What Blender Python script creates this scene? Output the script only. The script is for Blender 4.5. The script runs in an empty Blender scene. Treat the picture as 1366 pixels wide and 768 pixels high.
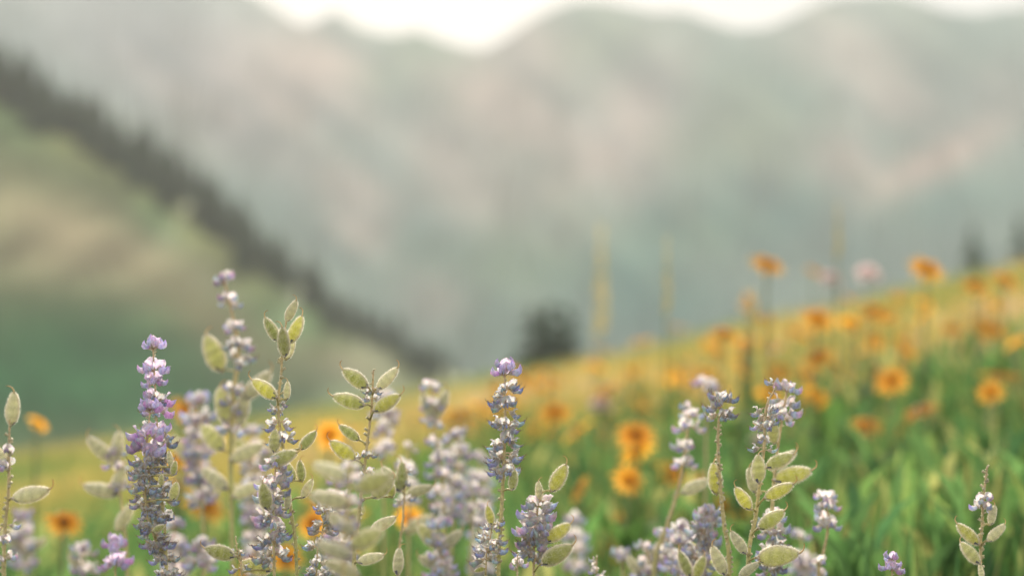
import bpy, math, random
import numpy as np
from mathutils import Vector, Matrix

random.seed(7)
rng = np.random.default_rng(7)
S = bpy.context.scene
COL = S.collection
R = math.radians

# ---------------------------------------------------------------- camera, sky, sun, exposure
F = 50.0 / 36.0 * 1366.0                     # focal length in photograph pixels
HORIZON = 470.0
PITCH = math.atan((HORIZON - 384.0) / F)
cam_data = bpy.data.cameras.new('camera')
cam = bpy.data.objects.new('camera', cam_data)
COL.objects.link(cam)
cam.location = (0, 0, 0)
cam.rotation_euler = (R(90) + PITCH, 0, 0)
cam_data.lens = 50
cam_data.sensor_width = 36
cam_data.clip_start = 0.05
cam_data.clip_end = 8000
cam_data.dof.use_dof = True
cam_data.dof.focus_distance = 1.2
cam_data.dof.aperture_fstop = 2.25
S.camera = cam

SUN_EL, SUN_AZ = 23.0, -4.0                  # degrees; azimuth measured from straight ahead, + to the right
w = bpy.data.worlds.new('World')
S.world = w
w.use_nodes = True
wn = w.node_tree
wn.nodes.clear()
sky = wn.nodes.new('ShaderNodeTexSky')
sky.sky_type = 'NISHITA'
sky.sun_disc = False
sky.sun_elevation = R(SUN_EL)
sky.sun_rotation = R(SUN_AZ)
sky.air_density = 1.0
sky.dust_density = 3.0
veil = wn.nodes.new('ShaderNodeMix')         # thin bright cloud veil over the clear sky
veil.data_type = 'RGBA'
veil.inputs[0].default_value = 0.96
veil.inputs[7].default_value = (4.0, 3.88, 3.9, 1)
wn.links.new(sky.outputs[0], veil.inputs[6])
bg = wn.nodes.new('ShaderNodeBackground')
bg.inputs[1].default_value = 0.1
wo = wn.nodes.new('ShaderNodeOutputWorld')
wn.links.new(veil.outputs[2], bg.inputs[0])
wn.links.new(bg.outputs[0], wo.inputs[0])

sun_data = bpy.data.lights.new('sun', 'SUN')
sun_data.energy = 4.0
sun_data.angle = R(8)
sun_data.color = (1.0, 0.89, 0.74)
sun = bpy.data.objects.new('sun', sun_data)
COL.objects.link(sun)
_sd = Vector((math.sin(R(SUN_AZ)) * math.cos(R(SUN_EL)), math.cos(R(SUN_AZ)) * math.cos(R(SUN_EL)), math.sin(R(SUN_EL))))
sun.rotation_euler = _sd.to_track_quat('Z', 'Y').to_euler()

S.view_settings.view_transform = 'Standard'
S.view_settings.look = 'None'
S.view_settings.gamma = 1
S.view_settings.exposure = 1.2
S.cycles.use_denoising = True
S.cycles.max_bounces = 6
S.cycles.volume_bounces = 1
S.cycles.transmission_bounces = 4

# ---------------------------------------------------------------- helpers
def P(u, v, d):
    """world point seen at pixel (u, v) of the photograph at depth d metres"""
    xc, yc = (u - 683.0) / F * d, (384.0 - v) / F * d
    c, s = math.cos(PITCH), math.sin(PITCH)
    return Vector((xc, d * c - yc * s, d * s + yc * c))

def lin(r, g, b):
    f = lambda c: (c / 255 / 12.92) if c / 255 <= 0.04045 else ((c / 255 + 0.055) / 1.055) ** 2.4
    return (f(r), f(g), f(b))

def lerp(a, b, t):
    return tuple(a[i] + (b[i] - a[i]) * t for i in range(len(a)))

def hash_noise(x, y, seed=0):
    """smooth value noise on numpy arrays"""
    x = np.asarray(x, float); y = np.asarray(y, float)
    xi = np.floor(x).astype(np.int64); yi = np.floor(y).astype(np.int64)
    xf, yf = x - xi, y - yi
    def h(a, b):
        n = (a * 374761393 + b * 668265263 + seed * 1442695041) & 0x7fffffff
        n = ((n ^ (n >> 13)) * 1274126177) & 0x7fffffff
        return ((n ^ (n >> 16)) & 0xffff) / 65535.0
    sx = xf * xf * (3 - 2 * xf); sy = yf * yf * (3 - 2 * yf)
    a = h(xi, yi) * (1 - sx) + h(xi + 1, yi) * sx
    b = h(xi, yi + 1) * (1 - sx) + h(xi + 1, yi + 1) * sx
    return a * (1 - sy) + b * sy - 0.5

def fbm(x, y, octv=4, seed=0, gain=0.5):
    t = 0; a = 1
    for o in range(octv):
        t = t + a * hash_noise(x * 2 ** o, y * 2 ** o, seed + o * 17)
        a *= gain
    return t

class MB:
    """collects geometry with a colour per vertex and a material slot per face"""
    def __init__(s):
        s.v, s.c, s.f, s.m = [], [], [], []
    def add(s, verts, cols, faces, mat=0):
        o = len(s.v)
        s.v.extend([tuple(p) for p in verts]); s.c.extend(cols)
        s.f.extend([tuple(i + o for i in q) for q in faces]); s.m.extend([mat] * len(faces))
    def tube(s, pts, rad, col, n=6, mat=0, oval=1.0, cap=True, side=None):
        pts = [Vector(p) for p in pts]; k = len(pts)
        if not isinstance(rad, (list, tuple)): rad = [rad] * k
        if not isinstance(col, list): col = [col] * k
        ref = Vector(side) if side else Vector((0.31, 0.87, 0.2))
        V, C = [], []
        for i, p in enumerate(pts):
            t = (pts[min(i + 1, k - 1)] - pts[max(i - 1, 0)]).normalized()
            a = (ref - t * ref.dot(t)).normalized(); b = t.cross(a); ref = a
            for j in range(n):
                w_ = 2 * math.pi * j / n
                V.append(p + a * (math.cos(w_) * rad[i] * oval) + b * (math.sin(w_) * rad[i])); C.append(col[i])
        Fs = [(i * n + j, i * n + (j + 1) % n, (i + 1) * n + (j + 1) % n, (i + 1) * n + j) for i in range(k - 1) for j in range(n)]
        if cap:
            Fs.append(tuple(range(n - 1, -1, -1))); Fs.append(tuple((k - 1) * n + j for j in range(n)))
        s.add(V, C, Fs, mat)
    def sheet(s, rows, cols, mat=0):
        """rows: grid of points; cols: grid of colours"""
        m = len(rows[0])
        V = [p for r_ in rows for p in r_]; C = [c for r_ in cols for c in r_]
        Fs = [(i * m + j, i * m + j + 1, (i + 1) * m + j + 1, (i + 1) * m + j) for i in range(len(rows) - 1) for j in range(m - 1)]
        s.add(V, C, Fs, mat)
    def hairs(s, n, length, width, col, mat, lean=(0, 0, 0), rnd=random, faces=None):
        """short real hairs standing on the faces gathered so far"""
        fs = faces if faces is not None else list(range(len(s.f)))
        V0 = s.v; ar = []
        for i in fs:
            q = [Vector(V0[k]) for k in s.f[i][:4]]
            ar.append(((q[1] - q[0]).cross(q[-1] - q[0])).length)
        pick = rnd.choices(fs, weights=ar, k=n)
        cen = sum((Vector(V0[k]) for i in fs for k in s.f[i][:1]), Vector()) / max(1, len(fs))
        for i in pick:
            q = [Vector(V0[k]) for k in s.f[i][:4]]
            a, b = rnd.random(), rnd.random()
            if len(q) == 4:
                p = q[0] * (1 - a) * (1 - b) + q[1] * a * (1 - b) + q[2] * a * b + q[3] * (1 - a) * b
            else:
                if a + b > 1: a, b = 1 - a, 1 - b
                p = q[0] + (q[1] - q[0]) * a + (q[2] - q[0]) * b
            nn = (q[1] - q[0]).cross(q[-1] - q[0])
            if nn.length < 1e-12: continue
            nn.normalize()
            dirn = (nn + Vector(lean) + Vector((rnd.gauss(0, .35), rnd.gauss(0, .35), rnd.gauss(0, .35)))).normalized()
            sd = dirn.orthogonal().normalized() * width
            sd = Matrix.Rotation(rnd.random() * 6.28, 3, dirn) @ sd
            l = length * rnd.uniform(.5, 1.2)
            s.add([p - sd, p + sd, p + dirn * l], [col] * 3, [(0, 1, 2)], mat)
    def mesh(s, name, mats, scale=1.0, smooth=True):
        me = bpy.data.meshes.new(name)
        me.from_pydata([(x * scale, y * scale, z * scale) for x, y, z in s.v], [], s.f)
        for m_ in mats: me.materials.append(m_)
        me.polygons.foreach_set('material_index', s.m)
        if smooth: me.polygons.foreach_set('use_smooth', [True] * len(s.f))
        at = me.attributes.new('tint', 'FLOAT_COLOR', 'POINT')
        at.data.foreach_set('color', np.array([(c[0], c[1], c[2], 1.0) for c in s.c], dtype=np.float32).ravel())
        me.update()
        return me

def np_mesh(name, V, Fq, C, mats, smooth=False):
    V = np.asarray(V, np.float32); Fq = np.asarray(Fq, np.int32)
    me = bpy.data.meshes.new(name)
    me.vertices.add(len(V)); me.vertices.foreach_set('co', V.ravel())
    k = Fq.shape[1]
    me.loops.add(Fq.size); me.loops.foreach_set('vertex_index', Fq.ravel())
    me.polygons.add(len(Fq))
    me.polygons.foreach_set('loop_start', np.arange(0, Fq.size, k, dtype=np.int32))
    me.polygons.foreach_set('loop_total', np.full(len(Fq), k, np.int32))
    if smooth: me.polygons.foreach_set('use_smooth', np.ones(len(Fq), bool))
    at = me.attributes.new('tint', 'FLOAT_COLOR', 'POINT')
    at.data.foreach_set('color', np.c_[C, np.ones(len(C))].astype(np.float32).ravel())
    for m_ in mats: me.materials.append(m_)
    me.update(); me.validate()
    return me

def link(name, data, parent=None, loc=None, mat=None):
    o = bpy.data.objects.new(name, data)
    COL.objects.link(o)
    if parent is not None: o.parent = parent
    if mat is not None: o.matrix_local = mat
    elif loc is not None: o.location = loc
    return o

def tag(o, label=None, cat=None, group=None, kind=None):
    if label: o['label'] = label
    if cat: o['category'] = cat
    if group: o['group'] = group
    if kind: o['kind'] = kind
    return o

# ---------------------------------------------------------------- materials
def plant_mat(name, trans=0.35, rough=0.6, noise=(600, .25), vary=.12, bump=.2, sheen=.0, tboost=1.15):
    m = bpy.data.materials.new(name); m.use_nodes = True
    nt = m.node_tree; nt.nodes.clear(); N = nt.nodes.new; L = nt.links.new
    at = N('ShaderNodeAttribute'); at.attribute_name = 'tint'
    geo = N('ShaderNodeTexCoord')
    nz = N('ShaderNodeTexNoise'); nz.inputs['Scale'].default_value = noise[0]; nz.inputs['Detail'].default_value = 4
    L(geo.outputs['Object'], nz.inputs['Vector'])
    mr = N('ShaderNodeMapRange'); mr.inputs[3].default_value = 1 - noise[1]; mr.inputs[4].default_value = 1 + noise[1]
    mr.inputs[1].default_value = .3; mr.inputs[2].default_value = .7
    L(nz.outputs[0], mr.inputs[0])
    oi = N('ShaderNodeObjectInfo')
    mo = N('ShaderNodeMapRange'); mo.inputs[3].default_value = 1 - vary; mo.inputs[4].default_value = 1 + vary
    L(oi.outputs['Random'], mo.inputs[0])
    mu = N('ShaderNodeMath'); mu.operation = 'MULTIPLY'; L(mr.outputs[0], mu.inputs[0]); L(mo.outputs[0], mu.inputs[1])
    hs = N('ShaderNodeHueSaturation'); L(at.outputs['Color'], hs.inputs['Color']); L(mu.outputs[0], hs.inputs['Value'])
    pr = N('ShaderNodeBsdfPrincipled'); pr.inputs['Roughness'].default_value = rough
    pr.inputs['Specular IOR Level'].default_value = .25
    L(hs.outputs[0], pr.inputs['Base Color'])
    if bump:
        bp = N('ShaderNodeBump'); bp.inputs['Strength'].default_value = bump; bp.inputs['Distance'].default_value = .0006
        L(nz.outputs[0], bp.inputs['Height']); L(bp.outputs[0], pr.inputs['Normal'])
    out = N('ShaderNodeOutputMaterial')
    if trans:
        tr = N('ShaderNodeBsdfTranslucent')
        hb = N('ShaderNodeHueSaturation'); hb.inputs['Value'].default_value = tboost; hb.inputs['Saturation'].default_value = 1.1
        L(hs.outputs[0], hb.inputs['Color']); L(hb.outputs[0], tr.inputs['Color'])
        mx = N('ShaderNodeMixShader'); mx.inputs[0].default_value = trans
        L(pr.outputs[0], mx.inputs[1]); L(tr.outputs[0], mx.inputs[2]); L(mx.outputs[0], out.inputs[0])
    else:
        L(pr.outputs[0], out.inputs[0])
    return m

M_PETAL = plant_mat('lupine_petal', .62, .55, (500, .22), .15)
M_POD = plant_mat('lupine_pod_skin', .5, .5, (300, .09), .1)
M_HAIR = plant_mat('silky_hair', .5, .6, (200, .1), .05, 0)
M_STEM = plant_mat('lupine_stem', .15, .6, (350, .25), .05)
M_RAY = plant_mat('orange_ray_petal', .6, .5, (120, .15), .12, .1)
M_DISC = plant_mat('flower_disc', .05, .8, (900, .4), .1, .8)
M_LEAF = plant_mat('green_leaf', .5, .85, (60, .2), .2, .1)
M_GRASS = plant_mat('grass_blade', .45, .85, (9, .25), 0, 0)
M_NEEDLE = plant_mat('conifer_needles', .1, .7, (2, .3), .15, 0)
M_BARK = plant_mat('bark', 0, .9, (6, .3), .1, .6)
M_GROUND = plant_mat('meadow_soil', 0, .9, (3, .3), 0, .5)
M_HILL = plant_mat('hillside_turf', 0, .95, (.05, .2), 0, 0)
M_ROCK = plant_mat('mountain_rock_and_scrub', 0, .95, (.012, .15), 0, 0)

# ---------------------------------------------------------------- ground, hillside, mountains
def ground_z(x, y):
    x = np.asarray(x, float); y = np.asarray(y, float)
    xx = 14 * np.tanh(x / 14)
    k = 0.19 + 0.03 * np.tanh(x / 2)
    z = -0.60 + 0.02 * np.clip(y - 1.2, -4, 12.5) + k * xx
    e = np.clip(y - 12.0 - 0.15 * xx, 0, None)
    z = z - np.where(e < 6, 0.012 * e * e, 0.432 + 0.144 * (e - 6))
    z = np.maximum(z, -42 + 0 * z) + 0.05 * hash_noise(x * .9, y * .9, 3) * np.clip(y / 3 - .3, 0, 1)
    return z

def build_ground():
    ys = np.concatenate([np.arange(-6, 24, .35), np.geomspace(24.5, 2400, 60)])
    xh = np.concatenate([np.arange(0, 12, .35), np.geomspace(12.5, 2400, 40)])
    xs = np.concatenate([-xh[::-1], xh[1:]])
    X, Y = np.meshgrid(xs, ys)
    Z = ground_z(X, Y)
    V = np.c_[X.ravel(), Y.ravel(), Z.ravel()]
    nx, ny = len(xs), len(ys)
    i = np.arange(ny - 1)[:, None] * nx + np.arange(nx - 1)[None]
    Fq = np.stack([i, i + 1, i + nx + 1, i + nx], -1).reshape(-1, 4)
    n1 = (fbm(X * .5, Y * .5, 3, 5) + .5).ravel()[:, None]
    far = np.clip((Y.ravel() - 3) / 3, 0, 1)[:, None]
    near = np.array([.09, .10, .04]) * (1 - n1) + np.array([.14, .12, .06]) * n1
    dry = np.array([.34, .27, .12]) * (1 - n1) + np.array([.24, .24, .09]) * n1
    vd = np.clip((Y.ravel() - 30) / 60, 0, 1)[:, None]
    C = near * (1 - far) + dry * far
    C = C * (1 - vd) + np.array([.08, .13, .07]) * vd
    tag(link('ground', np_mesh('ground', V, Fq, C, [M_GROUND], True)), kind='structure')
build_ground()

def blobs(U, V, base, items):
    C = np.zeros(U.shape + (3,)) + np.array(base)
    for (u, v, ru, rv, ang, col, a) in items:
        c, s = math.cos(R(ang)), math.sin(R(ang))
        du, dv = U - u, -(V - v)
        p = (du * c + dv * s) / ru; q = (-du * s + dv * c) / rv
        k = (a * np.exp(-(p * p + q * q)))[..., None]
        C = C * (1 - k) + np.array(col) * k
    return C

def build_mountains():
    prof = [(-900, -90), (-500, -80), (-200, -70), (0, -60), (200, -52), (300, -32), (350, -2), (368, 10), (398, 31), (420, 26), (446, 12), (470, 31), (500, 42), (526, 45), (556, 38),
            (585, 51), (612, 60), (645, 65), (672, 50), (702, 28), (742, 6), (775, -3), (805, -2), (832, 4), (872, 13), (915, 12), (950, 26), (988, 37),
            (1030, 33), (1058, 20), (1086, 4), (1112, -7), (1200, -12), (1238, 0), (1270, 11), (1312, 15), (1340, 9), (1366, 8), (1500, -30), (1800, -60), (2300, -70)]
    us = np.concatenate([np.arange(-900, 0, 20), np.arange(0, 1400, 4), np.arange(1400, 2300, 20)]).astype(float)
    ridge_v = np.interp(us, [p[0] for p in prof], [p[1] for p in prof])
    ts = np.linspace(0, 1, 90)                      # 0 at the foot, 1 at the ridge
    Y0, Y1 = 560., 1050.
    U, T = np.meshgrid(us, ts)
    RV = np.meshgrid(ridge_v, ts)[0]
    az = (U - 683) / F
    spur = fbm(U / 210, T * 1.2, 4, 31)
    Y = Y0 + (Y1 - Y0) * T + spur * 170 * np.sin(np.pi * np.clip(T, 0, 1)) + 25 * fbm(U / 40, T * 6, 3, 8) * np.sin(np.pi * T)
    topz = (HORIZON - RV) / F * Y1
    Z = -42 + (topz + 42) * (T ** 1.15)
    Z = Z + 20 * fbm(U / 60, T * 5, 4, 77) * np.sin(np.pi * T)
    X = az * Y
    # the back slope
    Vv = HORIZON - Z / Y * F
    rock1, rock2, green, teal, olive = (.52, .40, .36), (.66, .45, .37), (.11, .27, .14), (.02, .16, .14), (.22, .27, .14)
    items = [(200, 60, 260, 110, -20, (.30, .30, .33), .8), (370, 120, 130, 60, -25, rock1, .8), (300, 160, 120, 40, -35, rock1, .6), (440, 80, 90, 40, -20, rock2, .5), (520, 100, 40, 30, 0, green, .5), (660, 120, 60, 90, 60, rock2, .8), (700, 60, 60, 60, 45, rock1, .7),
             (570, 60, 80, 25, -15, green, .5), (560, 130, 50, 30, 0, teal, .4), (720, 170, 90, 35, -20, rock1, .7), (860, 130, 90, 60, 40, rock1, .8), (800, 45, 60, 40, 0, olive, .5), (450, 200, 60, 40, -30, teal, .5), (480, 260, 90, 35, -35, rock1, .7), (590, 200, 50, 60, 30, rock1, .6),
             (560, 330, 70, 45, -30, teal, .8), (480, 310, 50, 30, -30, rock1, .6), (640, 260, 60, 60, 0, rock1, .5), (790, 220, 90, 30, 30, rock1, .6), (740, 260, 70, 40, 0, (.34, .32, .26), .5), (850, 240, 70, 40, 60, rock1, .5), (700, 350, 130, 50, 0, green, .6),
             (980, 100, 80, 60, -30, teal, .55), (1000, 170, 90, 70, 20, olive, .6), (1060, 120, 70, 30, -30, teal, .7), (1140, 70, 90, 50, -30, rock1, .65), (1210, 140, 60, 40, -30, rock1, .75), (1300, 60, 70, 60, 0, teal, .5), (1330, 120, 60, 40, 20, rock1, .4),
             (1130, 215, 45, 45, 20, rock1, .9), (1250, 215, 130, 28, 30, rock2, .9), (1040, 270, 110, 40, 0, teal, .75), (930, 310, 110, 40, 0, green, .6), (1200, 180, 60, 25, 10, teal, .4), (1280, 270, 130, 35, 10, teal, .8), (1060, 310, 60, 50, 0, teal, .5),
             (640, 440, 60, 50, 0, teal, .8), (580, 400, 50, 40, -30, (.40, .33, .30), .6), (840, 350, 70, 60, 0, teal, .6), (900, 400, 90, 50, 0, teal, .7), (760, 310, 60, 30, 0, (.3, .3, .24), .5)]
    C = blobs(U, Vv, (.17, .27, .23), items)
    n = fbm((U * .8 + Vv * .6) / 110, (-U * .6 + Vv * .8) / 34, 4, 90)[..., None]
    n2 = fbm((U * .7 - Vv * .7) / 90, (U * .7 + Vv * .7) / 30, 3, 190)[..., None]
    C = np.clip(C * (1 + .5 * n + .3 * n2) + np.array([.08, .03, .0]) * n, .01, .8)
    V = np.c_[X.ravel(), Y.ravel(), Z.ravel()]
    nx, ny = len(us), len(ts)
    # back slope rows
    Xb = az[-1] * 1500; Vb = np.c_[Xb, np.full(nx, 1500.), np.full(nx, -45.)]
    V = np.r_[V, Vb]; Cb = np.r_[C.reshape(-1, 3), np.tile((.2, .2, .17), (nx, 1))]
    i = np.arange(ny)[:, None] * nx + np.arange(nx - 1)[None]
    Fq = np.stack([i, i + 1, i + nx + 1, i + nx], -1).reshape(-1, 4)
    tag(link('mountains', np_mesh('mountains', V, Fq, Cb, [M_ROCK], True)), kind='structure')
build_mountains()

HILL = [(-500, -90), (-200, 0), (0, 118), (60, 150), (120, 182), (190, 226), (250, 268), (310, 316), (350, 346), (400, 384), (450, 424), (500, 452), (560, 480), (640, 510), (760, 560)]
def hill_ridge(u):
    return np.interp(u, [p[0] for p in HILL], [p[1] for p in HILL])
def hill_dist(u):
    return 300 - 0.06 * np.clip(u, -500, 760)
def hill_surface(U, T):
    D1 = hill_dist(U)
    D = 120 + (D1 - 120) * T
    zt = (HORIZON - hill_ridge(U)) / F * D1
    Z = -40 + (zt + 40) * np.sin(T * np.pi / 2) ** 1.25
    Z = Z + 2.2 * fbm(U / 90, T * 4, 4, 12) * np.sin(np.pi * T)
    return D, Z
def build_hill():
    us = np.arange(-500, 761, 6.).astype(float)
    ts = np.concatenate([np.linspace(0, .6, 30), np.linspace(.61, 1, 70)])
    U, T = np.meshgrid(us, ts)
    D, Z = hill_surface(U, T)
    X = (U - 683) / F * D
    Vv = HORIZON - Z / D * F
    dk, ol, tan, gr = (.03, .14, .05), (.34, .36, .13), (.42, .35, .21), (.07, .27, .10)
    items = [(20, 145, 55, 35, -30, gr, .8), (10, 90, 40, 30, -30, tan, .6), (100, 190, 190, 30, -32, ol, .8), (90, 240, 130, 26, -14, (.12, .16, .07), .8), (210, 300, 40, 28, -30, gr, .7),
             (110, 320, 190, 50, -22, tan, .9), (300, 340, 150, 22, -40, ol, .7), (60, 350, 120, 40, 0, tan, .6), (120, 470, 220, 70, -5, dk, .95), (0, 520, 200, 80, 0, dk, .95), (300, 440, 110, 26, -35, (.26, .22, .11), .7), (400, 440, 70, 30, -38, gr, .55), (450, 480, 80, 24, -20, (.26, .23, .11), .8), (200, 540, 260, 35, 0, dk, .9)]
    C = blobs(U, Vv, (.20, .23, .11), items)
    below = Vv - hill_ridge(U) + 22 * hash_noise(U / 30, Vv / 25, 71)
    edge = (np.clip((16 - below) / 26, 0, 1) * .7 * np.clip((620 - U) / 250, .15, 1))[..., None]
    C = C * (1 - edge) + np.array([.08, .12, .075]) * edge
    n = fbm((U + Vv) / 70, (U - Vv) / 260 + Vv / 24, 4, 41)[..., None]
    C = np.clip(C * (1 + .8 * n), .01, .8)
    nx, ny = len(us), len(ts)
    V = np.c_[X.ravel(), D.ravel(), Z.ravel()]
    Vb = np.c_[X[-1] * 1.35, D[-1] * 1.35, np.full(nx, -44.)]
    V = np.r_[V, Vb]; Cb = np.r_[C.reshape(-1, 3), np.tile((.1, .12, .06), (nx, 1))]
    i = np.arange(ny)[:, None] * nx + np.arange(nx - 1)[None]
    Fq = np.stack([i, i + 1, i + nx + 1, i + nx], -1).reshape(-1, 4)
    tag(link('hillside', np_mesh('hillside', V, Fq, Cb, [M_HILL], True)), kind='structure')
build_hill()

# ---------------------------------------------------------------- conifers
def conifer_crown(seed, droop=.25):
    r_ = random.Random(seed); b = MB()
    tiers = 16
    for t in range(tiers):
        z = .10 + .86 * t / (tiers - 1); rad = .24 * (1 - z) ** .85 + .012
        nb = 11 if t < 11 else 7
        for k in range(nb):
            a = 2 * math.pi * (k + r_.random() * .8) / nb; l = rad * r_.uniform(.65, 1.2)
            dx, dy = math.cos(a), math.sin(a); wd = l * .24 + .008
            zz = z + r_.uniform(-.02, .02); g = r_.uniform(.6, 1.3)
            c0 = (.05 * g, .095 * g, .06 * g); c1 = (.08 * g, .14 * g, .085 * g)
            for s_ in (-1, 1):
                V = [(0, 0, zz + .015), (dx * l * .55 - dy * wd * s_, dy * l * .55 + dx * wd * s_, zz - l * droop * .6 - .012), (dx * l, dy * l, zz - l * droop), (dx * l * .5, dy * l * .5, zz + .012)]
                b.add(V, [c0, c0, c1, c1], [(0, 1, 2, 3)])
    return b
CROWNS = [conifer_crown(i).mesh('crown', [M_NEEDLE], smooth=False) for i in range(4)]
_tb = MB(); _tb.tube([(0, 0, -.03), (0, 0, .3), (.004, 0, .65), (0, 0, .95)], [.024, .018, .010, .003], (.09, .065, .05), 7)
TRUNK = _tb.mesh('trunk', [M_BARK])
def conifer(loc, h, wide, label, group, i):
    e = bpy.data.objects.new('conifer_tree', None); COL.objects.link(e); e.location = loc
    e.scale = (h * wide, h * wide, h); e.rotation_euler.z = random.random() * 6.28
    tag(e, label, 'conifer', group)
    link('trunk', TRUNK, e); link('crown', CROWNS[i % 4], e)
    return e
k = 0
ZONES = [(110, 'conifer in the dark stand at the top of the left ridge, by the border', 'ridge conifers, top stand by the left border'),
         (270, 'conifer on the upper part of the left ridge, above the purple twin lupines', 'ridge conifers, upper part'),
         (440, 'conifer on the middle of the left ridge, above the crown-podded lupine', 'ridge conifers, middle part'),
         (999, 'conifer at the foot of the left ridge where it meets the meadow crest', 'ridge conifers, lower end')]
for u in np.arange(-60, 610, 8.0):
    for row in range(5):
        if random.random() < (.25, .4, .5, .75, .92)[row] * (1.4 if 60 < u < 100 else 1): continue
        uu = u + random.uniform(-6, 6)
        Ts = np.linspace(1, .6, 120); Dd, Zz = hill_surface(np.full(120, uu), Ts); vv = HORIZON - Zz / Dd * F
        want = float(hill_ridge(uu)) + (row * random.uniform(6, 13) * np.interp(uu, [0, 400, 600], [1, .9, .4]))
        q = int(np.argmax(vv >= want)) if (vv >= want).any() else 119
        D, zt = float(Dd[q]), float(Zz[q])
        h = random.choice((6.5, 7.5, 8.5, 9.5, 10.5)) * random.uniform(.75, 1.05) * (.75 if 60 < uu < 95 else 1) * np.interp(uu, [0, 120, 300, 450, 600], [1.15, 1.1, 1.05, .85, .6])
        conifer(((uu - 683) / F * D, D, zt - .4), h, random.uniform(.85, 1.4), *next(z_[1:] for z_ in ZONES if uu < z_[0]), k); k += 1
for (u, vt, D, wide, lab) in [(712, 404, 92, 1.5, 'dark conifer behind the meadow crest, left one of the clump of three'),
                           (734, 398, 94, 1.6, 'dark conifer behind the meadow crest, middle one of the clump of three'),
                           (755, 404, 91, 1.5, 'dark conifer behind the meadow crest, right one of the clump of three'),
                           (1300, 282, 60, .7, 'small dark conifer above the right meadow crest, left one of the border pair'),
                           (1364, 268, 60, .7, 'small dark conifer above the right meadow crest, cut by the right border')]:
    x = (u - 683) / F * D; z0 = float(ground_z(x, D)) - .2; zt = (HORIZON - vt) / F * D
    conifer((x, D, z0), zt - z0 - (0 if u < 1000 else .5), wide * (1.0 if u < 1000 else 1.3), lab, 'conifers beyond the meadow crest', k); k += 1

# ---------------------------------------------------------------- meadow vegetation (uncountable masses)
def blades(name, n, sampler, hrange, wrange, colors, label, bend=.35, leafy=False, seed=1, cat='grass', lift=0.0):
    g = np.random.default_rng(seed)
    x, y, cls = sampler(g, n)
    n = len(x)
    z = ground_z(x, y) + lift * g.random(n) ** 1.3
    h = g.uniform(*hrange, n) * (1 + .35 * hash_noise(x * 1.3, y * 1.3, 9)); wd = g.uniform(*wrange, n)
    a = g.uniform(0, 2 * np.pi, n); lean = g.uniform(.05, bend, n) * h
    rot = g.uniform(0, 2 * np.pi, n)
    sx, sy = np.cos(rot), np.sin(rot)
    prof = [(0, .35 if leafy else 1), (.35, 1.0), (.7, .8), (1, .05)]
    V = np.zeros((n, 8, 3)); C = np.zeros((n, 8, 3))
    base = np.asarray(colors)[cls % len(colors)] * g.uniform(.7, 1.3, (n, 1))
    for i, (t, ww) in enumerate(prof):
        cx = x + np.cos(a) * lean * t * t; cy = y + np.sin(a) * lean * t * t; cz = z + h * t * (1 - .12 * t)
        for j, s_ in enumerate((-1, 1)):
            V[:, i * 2 + j, 0] = cx + s_ * sx * wd * ww / 2
            V[:, i * 2 + j, 1] = cy + s_ * sy * wd * ww / 2
            V[:, i * 2 + j, 2] = cz
            C[:, i * 2 + j] = base
    o = (np.arange(n) * 8)[:, None]
    Fq = np.concatenate([o + np.array([[0, 1, 3, 2]]), o + np.array([[2, 3, 5, 4]]), o + np.array([[4, 5, 7, 6]])])
    ob = link(name, np_mesh(name, V.reshape(-1, 3), Fq, C.reshape(-1, 3), [M_GRASS if not leafy else M_LEAF]))
    return tag(ob, label, cat, kind='stuff')

def wedge(g, n, y0, y1, power=1.0):
    y = y0 + (y1 - y0) * g.random(n) ** power
    x = g.uniform(-.6, .6, n) * y
    return x, y
def s_green(g, n):
    x, y = wedge(g, n, 1.6, 5.2, .9)
    lim = 3.3 + 1.3 * hash_noise(x * 1.1, y * 1.1, 21) + .9 * np.minimum(np.abs(x), 1.3)
    keep = y < lim
    return x[keep], y[keep], g.integers(0, 5, keep.sum())
def s_leaf(g, n):
    x, y = wedge(g, n, 1.75, 4.6, .9)
    lim = 3.1 + 1.1 * hash_noise(x * 1.1, y * 1.1, 22) + .8 * np.minimum(np.abs(x), 1.3)
    patch = hash_noise(x * 2.2, y * 2.2, 5) > -.22
    keep = (y < lim) & patch
    return x[keep], y[keep], g.integers(0, 11, keep.sum())
def s_dry(g, n):
    x, y = wedge(g, n, 2.4, 15.5, .8)
    q = fbm(x * .55, y * .4, 3, 61) + g.normal(0, .18, n) + .14 * np.tanh(x) - .05
    return x, y, np.digitize(q, [-.3, -.12, .06, .26])
GREENS = [(.18, .30, .10), (.28, .38, .13), (.09, .19, .08), (.46, .47, .19), (.15, .29, .10)]
blades('green_grass', 13000, s_green, (.20, .36), (.004, .009), GREENS, 'lush green grass filling the near meadow behind the lupines', seed=3)
blades('green_leaves', 18000, s_leaf, (.05, .11), (.012, .026), GREENS + [(.15, .27, .10)] * 6, 'broad green wildflower leaves between the grass on the near slope', bend=.8, leafy=True, seed=4, cat='leaves', lift=.26)
blades('dry_grass', 85000, s_dry, (.14, .27), (.004, .010), [(.17, .27, .10), (.31, .34, .12), (.50, .43, .15), (.58, .45, .18), (.68, .54, .38)], 'dry golden grass covering the meadow up to its crest', seed=5)

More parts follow.
